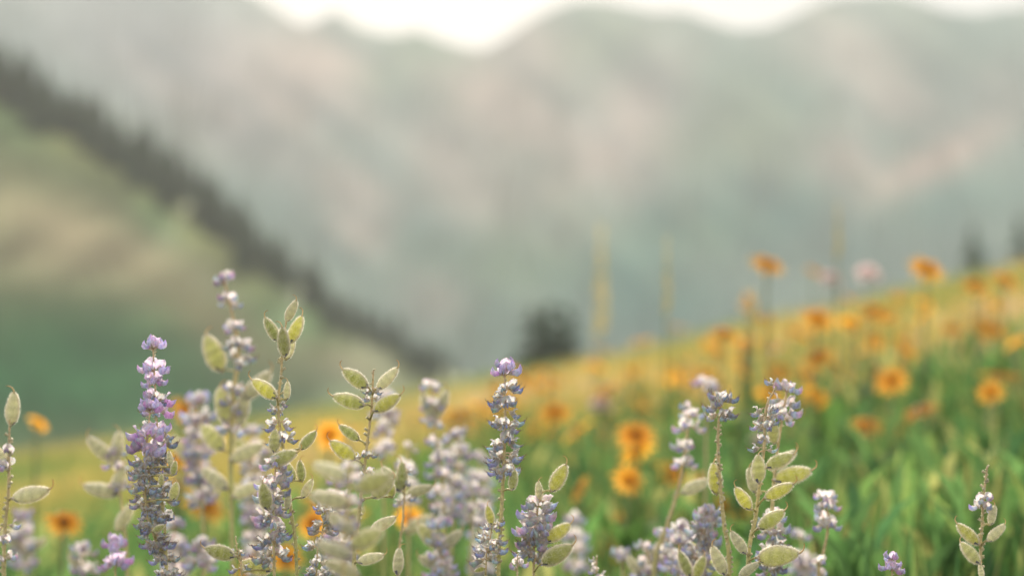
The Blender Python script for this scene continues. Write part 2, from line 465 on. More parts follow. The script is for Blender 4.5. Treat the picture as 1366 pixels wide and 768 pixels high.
# ---------------------------------------------------------------- orange sunflowers
def ray_petals(seed, n=14, cup=.25):
    r_ = random.Random(seed); b = MB()
    for k in range(n):
        a = 2 * math.pi * (k + r_.uniform(-.25, .25)) / n; L_ = r_.uniform(.85, 1.08); dr = cup + r_.uniform(-.25, .15); tw = r_.uniform(-.4, .4)
        rows, cols = [], []
        for i in range(6):
            t = i / 5; rad = .22 + .78 * t * L_; wd = .15 * math.sin(math.pi * min(.97, .18 + t * .8)) ** .7
            z = .05 + dr * t * .55 - .35 * t * t * (.5 + dr)
            row, cr = [], []
            for j in (-1, 0, 1):
                off = j * wd; zz = z + (-.03 if j == 0 else .02) + j * tw * .06 * t
                row.append((math.cos(a) * rad - math.sin(a) * off, math.sin(a) * rad + math.cos(a) * off, zz))
                cr.append(lerp((.80, .38, .06), (.92, .58, .17), t))
            rows.append(row); cols.append(cr)
        b.sheet(rows, cols)
    return b
RAYS = [ray_petals(s_, n, c).mesh('petals', [M_RAY], .036) for s_, n, c in ((1, 14, .3), (2, 13, .55), (3, 15, .05), (4, 12, .8))]
def disc_mesh():
    b = MB(); r_ = random.Random(5); V, C, Fs = [], [], []
    n = 16; rings = 6
    for i in range(rings):
        t = i / (rings - 1); rad = .25 * math.cos(t * math.pi / 2) + .01; z = .20 * math.sin(t * math.pi / 2)
        for j in range(n):
            a = 2 * math.pi * j / n; q = 1 + r_.uniform(-.08, .08)
            V.append((math.cos(a) * rad * q, math.sin(a) * rad * q, z * q)); C.append(lerp((.50, .22, .04), (.20, .09, .03), t))
    Fs = [(i * n + j, i * n + (j + 1) % n, (i + 1) * n + (j + 1) % n, (i + 1) * n + j) for i in range(rings - 1) for j in range(n)]
    Fs.append(tuple((rings - 1) * n + j for j in range(n)))
    b.add(V, C, Fs)
    for k in range(90):                                    # florets standing on the disc
        a = k * 2.39996; t = math.sqrt(k / 90); rad = .27 * t; z = .20 * math.cos(t * 1.5)
        p = Vector((math.cos(a) * rad, math.sin(a) * rad, z)); q = p + Vector((math.cos(a) * .02, math.sin(a) * .02, .06))
        b.tube([p, q], [.014, .018], (.60, .28, .05) if t > .6 else (.24, .10, .03), 4)
    # green bracts below
    for k in range(12):
        a = 2 * math.pi * k / 12
        rows = [[(math.cos(a + j * .2 * (1 - t)) * (.08 + .30 * t), math.sin(a + j * .2 * (1 - t)) * (.08 + .30 * t), -.10 + .10 * t) for j in (-1, 1)] for t in (0, .5, 1)]
        b.sheet(rows, [[(.10, .17, .05)] * 2] * 3)
    return b.mesh('disc', [M_DISC], .036)
DISC = disc_mesh()
def leaf_mesh(name, col, mat, fold=.2):
    b = MB(); rows, cols = [], []
    for i in range(8):
        t = i / 7; wd = .16 * math.sin(math.pi * (t * .93 + .05)) ** .8
        row, cr = [], []
        for j in (-1, -.5, 0, .5, 1):
            row.append((t * (1 - .1 * t), j * wd, .55 * t - .45 * t * t + fold * abs(j) * wd)); cr.append(tuple(c * (1.25 if j == 0 else 1) for c in col))
        rows.append(row); cols.append(cr)
    b.sheet(rows, cols)
    return b.mesh(name, [mat])
LEAF = leaf_mesh('leaf', (.12, .22, .07), M_LEAF)
LEAF_PALE = leaf_mesh('leaf', (.24, .32, .16), M_LEAF)
_b = MB(); _b.tube([(0, 0, 0), (.01, .004, .3), (-.006, .0, .65), (0, 0, 1)], [.0042, .0038, .0030, .0026], [(.12, .2, .07), (.14, .22, .07), (.16, .22, .08), (.18, .22, .08)], 7)
# the radius is in metres, the length is scaled per plant
SUN_STEM = _b.mesh('stem', [M_STEM])
def sunflower(head, size, label, group, face=None, leaves=3, rays=None):
    """an orange wildflower whose head stands at the world point head"""
    gz = float(ground_z(head.x, head.y)) - .01
    e = bpy.data.objects.new('orange_wildflower', None); COL.objects.link(e); e.location = (head.x, head.y, gz)
    tag(e, label, 'flower', group)
    H = max(.08, head.z - gz)
    s_ = link('stem', SUN_STEM, e); s_.scale = (1, 1, H)
    if face is None: face = (random.uniform(-.8, .8), random.uniform(-.75, .35), random.uniform(.35, 1.0))
    q = Vector(face).normalized().to_track_quat('Z', 'Y').to_matrix().to_4x4()
    mt = Matrix.Translation((0, 0, H)) @ q @ Matrix.Rotation(random.random() * 6, 4, 'Z') @ Matrix.Diagonal((size, size, size, 1))
    link('petals', RAYS[random.randrange(4) if rays is None else rays], e, mat=mt)
    link('disc', DISC, e, mat=mt)
    for i in range(leaves):
        l = random.uniform(.10, .17) * min(1, H / .3); a = random.random() * 6.28
        mt = Matrix.Translation((0, 0, H * random.uniform(.08, .6))) @ Matrix.Rotation(a, 4, 'Z') @ Matrix.Rotation(-random.uniform(.2, .9), 4, 'Y') @ Matrix.Diagonal((l, l, l, 1))
        link('leaf', LEAF if random.random() < .7 else LEAF_PALE, e, mat=mt)
    return e
G = 'orange wildflowers in the meadow'
FL = [
 (1023, 354, 3.1, 1.05, (.2, -.6, .9), 'tall orange flower standing alone against the misty mountain, left of the right-hand pair'),
 (1235, 360, 3.1, 1.1, (.15, -.7, .75), 'tall dark-centred orange flower above the right crest, right of two pink blooms'),
 (1302, 382, 3.5, .95, (-.1, -.6, .8), 'orange flower on the right crest, left one of a touching pair'),
 (1340, 376, 3.6, 1.05, (.2, -.6, .8), 'orange flower on the right crest, right one of a touching pair'),
 (1090, 427, 3.3, 1.1, (.0, -.7, .7), 'wide yellow-orange flower with dark brown eye below the two pink blooms'),
 (965, 448, 3.3, .95, (.1, -.6, .9), 'orange flower at the left end of the crest row, above the twin grey-blue lupine tops'),
 (1165, 416, 4.4, 1.0, (.1, -.7, .7), 'soft small orange flower between the dark-eyed bloom and the tall right bloom'),
 (1212, 443, 3.9, .75, (.1, -.2, 1), 'small orange bud-like flower on a thick dark green stem below the tall right bloom'),
 (1190, 508, 3.0, 1.0, (-.5, -.7, .6), 'orange flower half turned left amid green leaves below the bud-like bloom'),
 (1333, 500, 2.9, 1.05, (0, -.2, 1.0), 'orange flower with drooping petals at the right border over dark green stem'),
 (1038, 497, 4.0, 1.0, None, 'blurred orange flower just above the tip of the sharp right lupine'),
 (990, 492, 3.9, 1.05, None, 'blurred orange flower above the knobbly bare lupine stem'),
 (903, 438, 4.8, 1.0, None, 'pale orange flower on the crest left of the crest row'),
 (855, 455, 4.6, 1.0, None, 'faded peach-orange flower on the crest, second from the dark conifer clump'),
 (800, 466, 5.0, .9, None, 'faded peach-orange flower on the crest nearest the dark conifer clump'),
 (1086, 362, 4.6, .8, None, 'brownish orange flower head against the mountain, left of the two pink blooms'),
 (848, 580, 2.5, .95, (-.1, -.7, .7), 'deep orange flower in mid meadow between the sharp middle lupine and the bare stem'),
 (838, 640, 2.4, .8, (.2, -.7, .4), 'rusty orange flower directly below the deep orange mid-meadow bloom'),
 (812, 520, 3.4, .9, None, 'orange flower beside a green leaf left of the deep orange bloom'),
 (1150, 470, 4.2, .9, None, 'dim ochre flower amid tan grass beneath the small soft bloom'),
 (1270, 440, 4.1, .9, None, 'ochre flower in the grass between bud-like bloom and touching pair'),
 (1355, 455, 3.4, .8, None, 'brown-orange flower at the right border below the touching pair'),
 (900, 492, 3.9, .95, None, 'orange flower above the pale blurred lupine left of the bare stem'),
 (940, 500, 3.7, .8, None, 'orange flower touching the top of the far lavender lupine'),
 (50, 566, 2.5, .55, (.3, .5, .5), 'dark-eyed rusty orange flower near the left border under a small green leaf'),
 (85, 697, 1.95, .7, (.3, -.5, .7), 'blurred ochre flower low in the left corner over green grass'),
 (246, 548, 2.5, .8, None, 'orange flower just right of the tall purple lupine, upper of two'),
 (240, 612, 2.4, .8, None, 'orange flower just right of the tall purple lupine, lower of two'),
 (418, 697, 2.0, .62, (-.2, -.8, .5), 'orange flower with red-brown centre beneath the green pods left of centre'),
 (382, 745, 2.0, .7, (.1, -.7, .7), 'orange flower peeping between lupine stems at the bottom edge'),
 (440, 580, 2.4, .7, (0, -.8, .2), 'dark-centred orange flower behind the left pods of the horned pod lupine'),
 (546, 690, 2.1, .55, (0, -.8, .1), 'red-brown flower centre showing behind the small pod stem at centre'),
 (740, 552, 3.2, 1.1, None, 'orange flower right of the sharp middle lupine, highest of that patch'),
 (770, 575, 3.0, 1.0, None, 'orange flower right of the sharp middle lupine, lower in that patch'),
 (620, 555, 3.0, 1.0, None, 'orange flower left of the sharp middle lupine above the lavender cluster'),
]
for (u, v, d, s_, face, lab) in FL:
    sunflower(P(u, v, d), s_ * 1.12, lab, G, face)
fr = random.Random(11)
def inside(u, v): return 0
ORD = ['first', 'second', 'third', 'fourth', 'fifth', 'sixth', 'seventh', 'eighth', 'ninth', 'tenth', 'eleventh', 'twelfth']
bands = [  # u0,u1,v0,v1,count,d0,d1
 (640, 1000, 500, 600, 44, 4.0, 7.0, 'blurred orange flower in the hazy orange drift behind the middle lupine', 'orange drift behind the middle lupine'),
 (940, 1366, 395, 530, 58, 3.0, 5.6, 'soft orange flower scattered in the tan grass on the right slope below the crest', 'small orange flowers on the right slope'),
 (760, 960, 470, 510, 12, 4.5, 8, 'tiny faded orange flowers near the centre crest', 'tiny flowers near the centre crest'),
 (720, 1000, 600, 740, 8, 2.3, 2.9, 'dull orange flowers sunk in leaves at bottom centre', 'dull flowers low at bottom centre'),
 (540, 680, 530, 575, 7, 3.0, 4.5, 'ochre flowers in yellow grass left of the middle lupine', 'ochre flowers left of the middle lupine'),
 (200, 480, 560, 760, 9, 2.1, 2.9, 'blurred orange flowers between the left lupines', 'orange flowers between the left lupines'),
 (1000, 1366, 520, 600, 9, 2.6, 3.4, 'dim orange flowers among dark leaves at right', 'dim flowers among leaves at right'),
]
for (u0, u1, v0, v1, n, d0, d1, lab, grp) in bands:
    i = 0; tries = 0; got = []
    while i < n and tries < 2000:
        tries += 1
        u, v, d = fr.uniform(u0, u1), fr.uniform(v0, v1), fr.uniform(d0, d1)
        p = P(u, v, d); gz = float(ground_z(p.x, p.y))
        if not (.12 < p.z - gz < .62): continue
        got.append((u, p, fr.uniform(.6, 1.35))); i += 1
    got.sort(key=lambda q: q[0])
    for j, (u, p, sz) in enumerate(got):
        sunflower(p, sz, lab if len(got) > 12 else ORD[j] + ' from the left of the ' + lab, grp, leaves=2)

# pale pink blooms on the crest
def pink_head(seed):
    r_ = random.Random(seed); b = MB()
    for k in range(60):
        th = r_.uniform(0, 6.28); ph = r_.uniform(-.2, 1.5); d_ = Vector((math.cos(th) * math.cos(ph), math.sin(th) * math.cos(ph), math.sin(ph)))
        sd = d_.orthogonal().normalized() * .18; c = lerp((.78, .66, .68), (.84, .75, .72), r_.random())
        b.add([d_ * .2 - sd * .4, d_ * .2 + sd * .4, d_ * 1.0 + sd, d_ * 1.05, d_ * 1.0 - sd], [c] * 5, [(0, 1, 2, 3, 4)])
    return b.mesh('flower_head', [M_PETAL], .03, False)
PINK = pink_head(3)
for (u, v, d, s_, lab) in [(1107, 377, 3.8, 1.0, 'pale pink blurred bloom on the right crest, left one of two'), (1157, 371, 3.7, 1.15, 'pale pink blurred bloom on the right crest, right one of two'),
                         (800, 545, 3.4, .9, 'pale pink blurred bloom in the orange drift left of the deep orange flower'), (1010, 590, 2.6, .5, 'small pale bloom in the leaves behind the sharp right lupine')]:
    p = P(u, v, d); gz = float(ground_z(p.x, p.y)) - .01
    e = bpy.data.objects.new('pink_wildflower', None); COL.objects.link(e); e.location = (p.x, p.y, gz)
    tag(e, lab, 'flower', 'pale pink wildflowers')
    st = link('stem', SUN_STEM, e); st.scale = (.8, .8, p.z - gz)
    link('flower_head', PINK, e, mat=Matrix.Translation((0, 0, p.z - gz)) @ Matrix.Scale(s_, 4))
    link('leaf', LEAF, e, mat=Matrix.Translation((0, 0, (p.z - gz) * .4)) @ Matrix.Scale(.12, 4))

# tall dry grass stalks with seed heads
def seed_spike(seed):
    r_ = random.Random(seed); b = MB()
    for k in range(120):
        t = r_.random(); a = r_.random() * 6.28; l = .05 * (1.05 - t) + .012
        p = Vector((0, 0, t)); d_ = Vector((math.cos(a), math.sin(a), 1.6)).normalized()
        sd = d_.orthogonal().normalized() * .012; c = lerp((.62, .55, .24), (.74, .64, .38), r_.random())
        b.add([p, p + d_ * l * .5 + sd, p + d_ * l, p + d_ * l * .5 - sd], [c] * 4, [(0, 1, 2, 3)])
    return b.mesh('seed_head', [M_GRASS], 1, False)
SPIKE = seed_spike(2)
for (u, v0, v1, d, lab) in [(802, 300, 450, 5.5, 'tall yellow blurred grass stalk rising against the mountain right of the conifer clump'), (890, 315, 420, 3.0, 'faint tan grass stalk against the mountain left of the tall lone orange flower'),
                          (1118, 270, 345, 3.2, 'faint tan grass stalk above the left pink bloom'), (1005, 385, 440, 2.6, 'short green stalk directly beneath the lone tall orange flower')]:
    p0, p1 = P(u, v1, d), P(u + 4, v0, d); gz = float(ground_z(p0.x, p0.y)) - .01
    e = bpy.data.objects.new('grass_stalk', None); COL.objects.link(e); e.location = (p0.x, p0.y, gz)
    tag(e, lab, 'grass stalk', 'tall grass stalks')
    H = p1.z - gz; hh = p1.z - p0.z
    st = link('stem', SUN_STEM, e); st.scale = (.7, .7, H - hh * .3)
    hd = link('seed_head', SPIKE, e, mat=Matrix.Translation((0, 0, H - hh)) @ Matrix.Diagonal((1.0 if u < 830 else .3, 1.0 if u < 830 else .3, hh, 1)))

# ---------------------------------------------------------------- lupine flowers and pods (millimetres, scaled to metres)
CREAM, TAN, BROWN = (.68, .61, .49), (.52, .38, .22), (.22, .12, .07)
def floret(seed, kind):
    """pea flower: pedicel, hairy calyx, wings round the keel, upright banner; local +X points away from the stem"""
    r_ = random.Random(seed); b = MB()
    if kind == 'fresh':
        wing, tip, ban, banc = (.74, .68, .82), (.67, .61, .79), (.72, .66, .79), (.76, .58, .72)
    elif kind == 'pale':
        wing, tip, ban, banc = (.72, .70, .78), (.66, .66, .75), (.72, .69, .72), (.75, .70, .66)
    else:
        wing, tip, ban, banc = (.58, .63, .72), (.49, .55, .66), (.62, .65, .70), (.72, .67, .60)
    dry = kind == 'dry'
    ped = [(0, 0, 0), (1.6, 0, .9), (3.2, 0, 1.2), (4.6, 0, .6)]
    b.tube(ped, [.42, .38, .4, .6], (.62, .44, .32), 6, 1)
    # calyx cup with two pointed lips
    b.tube([(4.2, 0, .7), (5.0, 0, .5), (6.4, 0, .1), (7.6, 0, -.3)], [.6, 1.6, 2.0, 1.6], [lerp(CREAM, TAN, .5), CREAM, CREAM, CREAM], 8, 1, oval=.85, side=(0, 1, 0))
    b.add([(6.2, -1.5, -.8), (6.2, 1.5, -.8), (10.2, r_.uniform(-.6, .6), -3.2)], [CREAM] * 3, [(0, 1, 2)], 1)
    b.add([(6.2, -1.3, 1.2), (6.2, 1.3, 1.2), (9.0, r_.uniform(-.6, .6), 2.9)], [CREAM] * 3, [(0, 1, 2)], 1)
    nf = len(b.f)
    b.hairs(110, 1.4, .07, (.78, .73, .62), 2, (.5, 0, 0), r_)
    # wings: two inflated shells, dropping then curving up to the tip
    sq = r_.uniform(.55, .9) if dry else 1
    jt = .7 if dry else .25
    for s_ in (-1, 1):
        path = [(6.2, s_ * .5, .8), (8.0, s_ * 1.3, -.6), (10.2, s_ * 1.8, -2.2), (12.6, s_ * 1.5, -2.3), (14.6, s_ * .7, -.8), (16.2, s_ * .1, 1.6)]
        path = [(x + r_.uniform(-jt, jt), y + r_.uniform(-jt, jt), z + r_.uniform(-jt, jt)) for x, y, z in path]
        rad = [.8, 2.1, 2.7 * sq, 2.5 * sq, 1.4 * sq, .15]
        cl = [banc, lerp(ban, wing, .5), wing, lerp(wing, tip, .4), tip, tip]
        cl = [tuple(q * r_.uniform(.85, 1.15) for q in c) for c in cl]
        if dry: cl[-1] = (.4, .3, .26); cl[0] = CREAM; cl[1] = lerp(CREAM, wing, r_.random())
        rad = [q * r_.uniform(.8, 1.15) for q in rad]
        b.tube(path, rad, cl, 7, 0, oval=.42, side=(0, 1, 0))
    # banner: folded sheet arching up and back, both sides reflexed
    rows, cols = [], []
    bw = 5.6 * (r_.uniform(.55, .95) if dry else 1)
    for i in range(7):
        t = i / 6; x = 6.0 + 6.4 * t - .8 * t * t; z = 1.0 + 6.6 * t - 1.6 * t * t + (.6 * t ** 3)
        if dry: x += r_.uniform(-.5, .5); z -= 2.0 * t * r_.random()
        wd = bw * math.sin(math.pi * (.12 + .80 * t)) ** .55
        row, cr = [], []
        for j in (-1, -.7, -.35, 0, .35, .7, 1):
            fx = x - abs(j) ** 1.4 * 2.6 * t * (1 if not dry else r_.uniform(.2, 1.5)); fz = z - abs(j) ** 1.6 * (2.4 - 2.8 * t) + (r_.uniform(-.5, .5) if dry else r_.uniform(-.12, .12))
            row.append((fx, j * wd, fz)); c = lerp(banc, ban, min(1, abs(j) * 1.1 + t * .35))
            if dry and (abs(j) == 1 or t > .9): c = lerp(c, CREAM, .55)
            elif not dry and t > .9: c = lerp(c, tip, .35)
            cr.append(tuple(q * r_.uniform(.88, 1.12) for q in c))
        rows.append(row); cols.append(cr)
    b.sheet(rows, cols, 0)
    if dry:                                   # withered style and petal shreds sticking out
        e = r_.uniform(-1, 1)
        b.tube([(12, 0, 0), (15, e, .2), (17.2, e, 1.6), (17.8, e, 3.6)], [.32, .26, .22, .12], [TAN, (.42, .26, .13), BROWN, BROWN], 4, 1)
        for q in range(3):
            a = Vector((r_.uniform(7, 10), r_.uniform(-1.5, 1.5), r_.uniform(-2, 3))); d_ = Vector((r_.uniform(.2, 1), r_.uniform(-1, 1), r_.uniform(-1, 1))).normalized() * r_.uniform(2.5, 4.5)
            s2 = d_.orthogonal().normalized() * r_.uniform(.5, 1.1); c = r_.choice([CREAM, lerp(CREAM, TAN, .6), wing])
            b.add([a - s2, a + s2, a + d_ + s2 * .6, a + d_ - s2 * .3], [c] * 4, [(0, 1, 2, 3)], 0)
    f2 = [i for i in range(nf, len(b.f)) if b.m[i] == 0]
    b.hairs(110, .9, .06, (.76, .74, .72), 2, (.3, 0, 0), r_, f2)
    return b.mesh('floret', [M_PETAL, M_STEM, M_HAIR], .001)
FRESH = [floret(10 + i, 'fresh') for i in range(3)]
PALE = [floret(20 + i, 'pale') for i in range(3)]
DRY = [floret(30 + i, 'dry') for i in range(5)]

def pod_mesh(seed, yellow=.3, fat=1.0, silver=.0, curl=1.0):
    """lens-section pod with bulging seeds, raised pale seams, hooked beak and silky hairs; base at origin, +X to the tip"""
    r_ = random.Random(seed); b = MB(); n = 14; rings = 17; L_ = 27.
    green = lerp((.42, .48, .22), (.72, .72, .20), yellow); green = lerp(green, (.74, .74, .60), silver)
    V, C = [], []
    for i in range(rings):
        t = i / (rings - 1); prof = (math.sin(math.pi * (t ** .9) * .985 + .015)) ** .62
        hh = 6.3 * fat * prof * (1.02 - .2 * t) + .35; th = (3.4 + .55 * math.cos(t * 2 * math.pi * 3.6)) * prof + .35
        cz = 1.6 * math.sin(math.pi * t) * .6 + 2.6 * t ** 3
        for j in range(n):
            a = 2 * math.pi * j / n; cy, sz = math.cos(a), math.sin(a)
            y = th * math.copysign(abs(cy) ** 1.25, cy); z = hh * sz
            seam = abs(sz) ** 4
            V.append((L_ * t, y * (1 - .0 * seam), cz + z)); e = min(1, seam * .9 + .25 * (1 - prof))
            c = lerp(green, (.90, .85, .68), e * .95); seedshade = .92 + .10 * math.cos(t * 2 * math.pi * 3.6 + 3.14)
            C.append(tuple(q * seedshade for q in c))
    Fs = [(i * n + j, i * n + (j + 1) % n, (i + 1) * n + (j + 1) % n, (i + 1) * n + j) for i in range(rings - 1) for j in range(n)]
    Fs.append(tuple(range(n - 1, -1, -1)))
    b.add(V, C, Fs, 0)
    for s_ in (1, -1):                       # seams
        pts = [V[i * n + (n // 4 if s_ > 0 else 3 * n // 4)] for i in range(rings)]
        top = []
        for i in range(rings):
            t = i / (rings - 1); prof = (math.sin(math.pi * (t ** .9) * .985 + .015)) ** .62
            top.append((L_ * t, 0, 1.6 * math.sin(math.pi * t) * .6 + 2.6 * t ** 3 + s_ * (6.3 * fat * prof * (1.02 - .2 * t) + .35)))
        b.tube(top, .65, (.90, .83, .62), 5, 1)
    nf = len(b.f)
    b.hairs(2900, 1.8, .10, (.98, .95, .85), 2, (.2, 0, 0), r_)
    z1 = 2.6; curl *= 1.25
    b.tube([(L_ - 1, 0, z1), (L_ + 1.6, 0, z1 + .6), (L_ + 3.8 * curl, 0, z1 + 2.4), (L_ + 4.6 * curl, 0, z1 + 5.2), (L_ + 4.0 * curl, 0, z1 + 7.6)], [1.1, .65, .45, .36, .2], [(.8, .7, .45), (.82, .66, .36), (.76, .52, .25), (.62, .36, .15), (.45, .22, .09)], 6, 1)
    return b.mesh('pod', [M_POD, M_STEM, M_HAIR], .001)
PODS = [pod_mesh(1, .35), pod_mesh(2, .75, .95), pod_mesh(3, .1, .85), pod_mesh(4, .5, 1.1, .25, .7), pod_mesh(5, .2, .8, .75, .8), pod_mesh(6, .9, 1.0, 0, 1.1)]
def remnant(seed):
    r_ = random.Random(seed); b = MB()
    b.tube([(-2.2, 0, 0), (-.5, 0, 0), (.8, 0, 0)], [.6, 1.2, 1.5], [TAN, CREAM, CREAM], 7, 1)
    for k in range(5):
        a = r_.uniform(-2.6, -.4) if k < 4 else 1.3; l = r_.uniform(3, 6.5); wd = r_.uniform(.8, 1.7)
        rows, cols = [], []
        for i in range(4):
            t = i / 3; c = lerp((.24, .26, .42), (.10, .12, .25), r_.random()); c = lerp(c, CREAM, .5 if i == 0 else .1)
            x = -.6 + l * t * .75; rr = 1.3 + l * .45 * t + r_.uniform(-.5, .5)
            rows.append([(x + r_.uniform(-.3, .3), math.cos(a + j * .5) * rr * (1.0), math.sin(a + j * .5) * rr) for j in (-wd / 2, 0, wd / 2)]); cols.append([c] * 3)
        b.sheet(rows, cols, 0)
    b.hairs(60, 1.2, .06, (.8, .75, .65), 2, (0, 0, 0), r_)
    return b.mesh('calyx', [M_PETAL, M_STEM, M_HAIR], .001)
CALYX = [remnant(i) for i in range(3)]

def bezier_pts(pts, n):
    """Catmull-Rom through pts"""
    out = []; q = [pts[0] * 2 - pts[1]] + pts + [pts[-1] * 2 - pts[-2]]
    seg = len(pts) - 1
    for i in range(n):
        t = i / (n - 1) * seg; k_ = min(int(t), seg - 1); f = t - k_; a, b_, c, d_ = q[k_:k_ + 4]
        out.append(.5 * ((2 * b_) + (c - a) * f + (2 * a - 5 * b_ + 4 * c - d_) * f * f + (3 * b_ - a - 3 * c + d_) * f ** 3))
    return out

# lupine palmate leaf
def palmate():
    b = MB()
    for k in range(8):
        a = -2.3 + 4.6 * k / 7; l = 38 * (1 - .25 * abs(a) / 2.3)
        rows, cols = [], []
        for i in range(5):
            t = i / 4; wd = 4.2 * math.sin(math.pi * (.06 + .9 * t)) ** .8
            rows.append([(math.cos(a) * l * t - math.sin(a) * j * wd, math.sin(a) * l * t + math.cos(a) * j * wd, l * (.35 * t - .25 * t * t) + abs(j) * wd * .5) for j in (-1, 0, 1)])
            cols.append([(.15, .24, .10)] * 3)
        b.sheet(rows, cols)
    return b.mesh('leaf', [M_LEAF], .001)
PALM = palmate()

def lupine(label, d, pts, spikes=(), pods=(), r=1.7, tilt=0.0, tone=0, group='lupines in flower and pod', seed=0, leaves=2, bare=(), lr=(.72, .95)):
    """pts: stem from top to bottom in photograph pixels; d depth of the stem in metres
    spikes: (v0, v1, kind, florets per whorl, whorl spacing px, floret scale); pods: (u, v, length px, angle, mesh, depth offset)"""
    rn = random.Random(seed * 31 + int(pts[0][0]))
    W = [P(u, v, d + tilt * i) for i, (u, v) in enumerate(pts)]
    last = W[-1]; gz = float(ground_z(last.x, last.y)) - .01
    low = Vector((last.x + (last.x - W[-2].x) * .4, last.y + .01, gz))
    mid = last.lerp(low, .5) + Vector((rn.uniform(-.005, .005), 0, 0))
    pl = bezier_pts(W + [mid, low], 16 * (len(W) + 1))
    e = bpy.data.objects.new('lupine_plant', None); COL.objects.link(e); e.location = low
    tag(e, label, 'lupine', group)
    cum = [0]
    for i in range(1, len(pl)): cum.append(cum[-1] + (pl[i] - pl[i - 1]).length)
    total = cum[-1]
    b = MB(); loc = [p - low for p in pl]
    rads, cols = [], []
    ct, cb = (.74, .58, .36), (.64, .64, .28)
    for i, c in enumerate(cum):
        t = min(1, c / .22); rads.append(.86 * (.45 + .55 * min(1, c / .13)) * r * .001 * (1 + .08 * math.sin(c * 900))); cols.append(lerp(ct, cb, t))
    b.tube(loc, rads, cols, 8, 0)
    def at_len(s_):
        s_ = max(0, min(total - 1e-5, s_))
        for i in range(1, len(cum)):
            if cum[i] >= s_:
                f = (s_ - cum[i - 1]) / max(1e-9, cum[i] - cum[i - 1]); return loc[i - 1].lerp(loc[i], f), (loc[i - 1] - loc[i]).normalized()
    def len_at_v(v):
        z = P(pts[0][0], v, d).z
        for i in range(1, len(pl)):
            if pl[i].z <= z: return cum[i - 1] + (cum[i] - cum[i - 1]) * (pl[i - 1].z - z) / max(1e-9, pl[i - 1].z - pl[i].z)
        return total
    px = d / F
    # leaf scars and stubs
    s_ = 0.0
    while s_ < min(total, .26):
        p, t = at_len(s_); a = rn.random() * 6.28; o_ = Vector((math.cos(a), math.sin(a), .5)).normalized()
        l = rn.uniform(.0012, .0035)
        b.tube([p, p + o_ * l], [.0008, .0006], lerp(cb, CREAM, .6), 5, 0); s_ += rn.uniform(.002, .006)
    for (v0, v1, n) in bare:
        for i in range(n):
            v = v0 + (v1 - v0) * (i + rn.random()) / n; p, t = at_len(len_at_v(v)); a = rn.random() * 6.28
            o_ = Vector((math.cos(a), math.sin(a), .7)).normalized(); l = rn.uniform(.002, .0038)
            b.tube([p, p + o_ * l, p + o_ * (l + .001)], [.0009, .0010, .0014], lerp(cb, CREAM, .7), 6, 0)
    parts = []
    for (v0, v1, kind, nper, sp, sc) in spikes:
        v = v0; wi = 0
        while v < v1:
            s0 = len_at_v(v); ph = rn.random() * 6.28
            nq = nper + (1 if nper > 2 else 0) + (1 if nper > 4 else 0)
            for j in range(nq):
                if rn.random() < .1: continue
                p, t = at_len(max(0, s0 + rn.uniform(-5, 5) * px)); a = ph + 2 * math.pi * (j + rn.uniform(-.2, .2)) / nq
                rel = (v - v0) / max(1, v1 - v0)
                kk = kind
                if kind == 'mix': kk = 'fresh' if rn.random() > rel * 1.1 else 'dry'
                if kind == 'palemix': kk = 'pale' if rn.random() > rel * .8 else 'dry'
                ms = rn.choice({'fresh': FRESH, 'pale': PALE, 'dry': DRY}[kk])
                up = {'fresh': .25, 'pale': .1, 'dry': -.1}[kk] + (.55 if (wi == 0 and v0 <= pts[0][1] + 6) else 0) + rn.uniform(-.4, .35)
                q = sc * rn.uniform(.95, 1.32) * (.85 if wi == 0 else 1)
                m_ = Matrix.Translation(p) @ Matrix.Rotation(a, 4, 'Z') @ Matrix.Rotation(-up, 4, 'Y') @ Matrix.Rotation(rn.uniform(-.4, .4), 4, 'X') @ Matrix.Scale(q, 4)
                parts.append(('floret', ms, m_, None))
            v += sp * rn.uniform(.88, 1.12); wi += 1
    for pd in pods:
        u, v, L_, ang, mi = pd[:5]; doff = pd[5] if len(pd) > 5 else 0.0
        dd = d + doff; dr = Vector((math.cos(R(ang)), 0, math.sin(R(ang))))
        dr = (dr + Vector((0, rn.uniform(-.25, .25), 0))).normalized()
        cen = P(u, v, dd) - low; ln = L_ / F * dd; base = cen - dr * ln * .5
        side = Vector((0, -1, 0)); Z = side.cross(dr)
        if Z.z < 0: Z = -Z
        if abs(ang - 90) < 35 and math.cos(R(ang)) > 0: Z = -Z if Z.x > 0 else Z
        Y = Z.cross(dr).normalized(); Z = dr.cross(Y).normalized()
        q = ln / .027
        m_ = Matrix((dr, Y, Z)).transposed().to_4x4()
        m_ = Matrix.Translation(base) @ m_ @ Matrix.Rotation(rn.uniform(-.45, .45), 4, 'X') @ Matrix.Diagonal((q, q, q, 1))
        parts.append(('pod', PODS[mi], m_, rn.choice(CALYX)))
        # pedicel from the stem
        s0 = len_at_v(v + 6 + (0 if math.sin(R(ang)) < .3 else L_ * .35)); p, t = at_len(s0)
        if (p - base).length > .03:
            bp = base - p; p = p + bp * .0
        m1 = p.lerp(base, .5) + Vector((0, 0, .0012))
        b.tube([p, m1, base], [.0009, .0008, .0011], lerp(cb, TAN, .4), 6, 0)
    b.hairs(2600 if d < 1.35 else 700, .0013, .00008, (.92, .87, .72), 1, (0, 0, .1), rn)
    link('stem', b.mesh('stem', [M_STEM, M_HAIR]), e)
    for nm, ms, m_, ch in parts:
        o = link(nm, ms, e, mat=m_)
        if ch is not None: link('calyx', ch, o)
